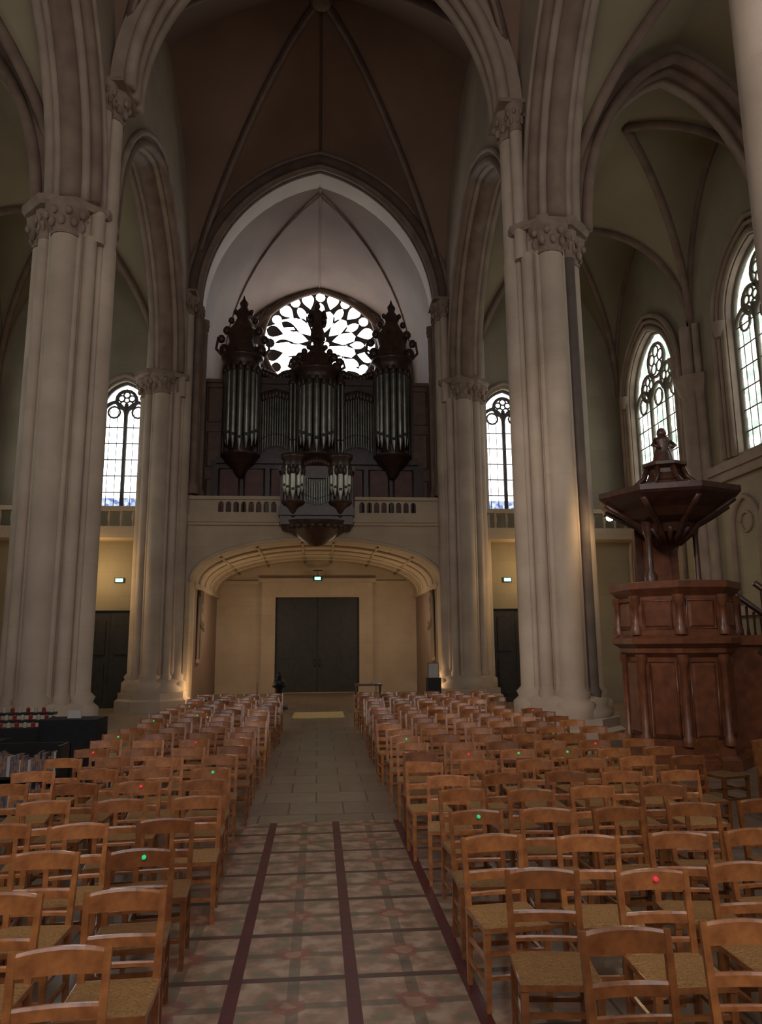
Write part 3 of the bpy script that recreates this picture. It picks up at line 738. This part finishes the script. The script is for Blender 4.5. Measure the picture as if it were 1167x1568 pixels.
def draped(x,y,w,d,h,nm):
    mb=MB(); n=40; vs=[]
    for z,e in((h,0),(h*.6,.02),(0,.06)):
        for i in range(n):
            a=2*pi*i/n; c,s_=math.cos(a),math.sin(a); q=1/max(abs(c),abs(s_)); wv=1+(e*2*math.sin(i*2.6))
            vs.append((c*q*w/2*wv,s_*q*d/2*wv,z))
    mb.add(vs,[(j*n+i,j*n+(i+1)%n,(j+1)*n+(i+1)%n,(j+1)*n+i) for j in range(2) for i in range(n)],0,True)
    mb.add(vs[:n],[tuple(range(n))],0); mb.box(-.1,.1,-.02,.02,h,h+.12,1)
    mb.obj(nm,[CLOTH,PAPER],loc=(x,y,0))
draped(-3.75,12.2,.85,.6,1.0,'draped_table'); draped(-5.0,11.2,1.2,.6,.8,'draped_table')
mb=MB(); mb.box(-.75,.75,-.9,.9,0,.02); mb.tube([(-.75,-.9,.015),(.75,-.9,.015),(.75,.9,.015),(-.75,.9,.015)],.015,6,0,True); mb.obj('door_mat',[RUG],loc=(0.05,22.8,0))
mb=MB(); mb.box(-.2,.2,-.03,.03,0,.2,1); mb.box(-.13,.13,-.045,-.03,.04,.16,0); mb.tube([(0,0,.2),(0,0,.45)],.012,6,1); mb.box(-.2,.2,-.02,.2,.45,.47,1)
mb.obj('exit_sign',[GREEN,BLACK],loc=(0,32.7,4.85))
mb=MB(); mb.box(-.22,.22,-.2,.2,0,1.0,0); mb.box(-.16,.16,-.03,.0,1.0,1.45,1); mb.box(-.18,.18,0,.02,1.0,1.47,0); mb.box(-.25,.25,-.23,.23,0,.06,0)
mb.obj('notice_stand',[BLACK,PAPER],loc=(3.75,24.2,0))
mb=MB(); mb.lathe([(.3,0),(.3,.08),(.12,.15),(.1,.65),(.22,.72),(.24,.76)],0,0,16,0); mb.lathe([(.16,.76),(.2,.86),(.12,.98),(.06,1.02)],0,0,12,0); mb.ball((0,0,1.1),.09,.1,.12,0)
mb.obj('bust_on_pedestal',[BLACK,WALL],loc=(-1.25,25.2,0))
mb=MB(); mb.box(-.45,.45,-.25,.25,.72,.78,0)
for x in(-.4,.4):
    for y in(-.2,.2): mb.beam((x,y,0),(x,y,.72),.05,.05,0)
mb.box(-.25,.05,-.12,.1,.78,.82,1); mb.box(.1,.3,-.1,.1,.78,.86,1)
mb.obj('leaflet_table',[OAK2,PAPER],loc=(1.7,25.2,0))
for s_ in(-1,1):
    mb=MB(); mb.box(-.16,.16,-.12,.12,0,.06,0); mb.tube([(-.14,0,.05),(-.14,0,.3)],.015,6,0); mb.tube([(.14,0,.05),(.14,0,.3)],.015,6,0)
    mb.box(-.13,.13,-.1,.06,.2,.42,0); mb.box(-.11,.11,-.02,.09,.42,.44,1); mb.box(-.11,.11,.06,.075,.22,.42,1)
    mb.obj('floodlight',[BLACK,WARM],loc=(s_*3.75,25.3,0))
# ---------------------------------------------------------------- lights
def light(t,name,loc,e,col,size=.3,aim=None,spot=None):
    l=bpy.data.lights.new(name,t); l.energy=e; l.color=col
    if t in('POINT','SPOT'): l.shadow_soft_size=size
    if t=='SPOT': l.spot_size=spot; l.spot_blend=.9
    o=bpy.data.objects.new(name,l); o.location=loc; sc.collection.objects.link(o)
    if aim is not None: o.rotation_euler=(Vector(aim)-Vector(loc)).to_track_quat('-Z','Y').to_euler()
    return o
for s_ in(-1,1):
    light('POINT','floodlight_bulb',(s_*3.65,25.5,.75),38,(1,.68,.38),.15)
    light('POINT','under_gallery_lamp',(s_*2.6,29.5,3.2),62,(1,.76,.5),.4)
    light('POINT','aisle_lamp',(s_*7.6,25.0,4.6),90,(1,.68,.32),.25)
light('POINT','pulpit_lamp_bulb',(6.02,14.35,4.55),24,(1,.72,.4),.1)
light('SPOT','added_pier_spot',(-4.3,4.5,9.5),1900,(1,.9,.8),.4,aim=(5.1,15.0,3.4),spot=math.radians(40))  # added spot without a fixture, brightens the lower right pier
w=bpy.data.worlds.new('sky'); sc.world=w; w.use_nodes=True
bg=w.node_tree.nodes['Background']; bg.inputs[0].default_value=(1,.95,.9,1); bg.inputs[1].default_value=.5
# ---------------------------------------------------------------- camera
cd=bpy.data.cameras.new('camera'); cd.sensor_fit='VERTICAL'; cd.sensor_height=36; cd.lens=36*1130/1568
cam=bpy.data.objects.new('camera',cd); cam.location=(0,0,2.1)
Rm=Matrix.Rotation(math.radians(-4.95),4,'Z')@Matrix.Rotation(math.radians(90+10.1),4,'X')@Matrix.Rotation(math.radians(-.5),4,'Z')
cam.rotation_euler=Rm.to_euler(); sc.collection.objects.link(cam); sc.camera=cam
cd.clip_end=200
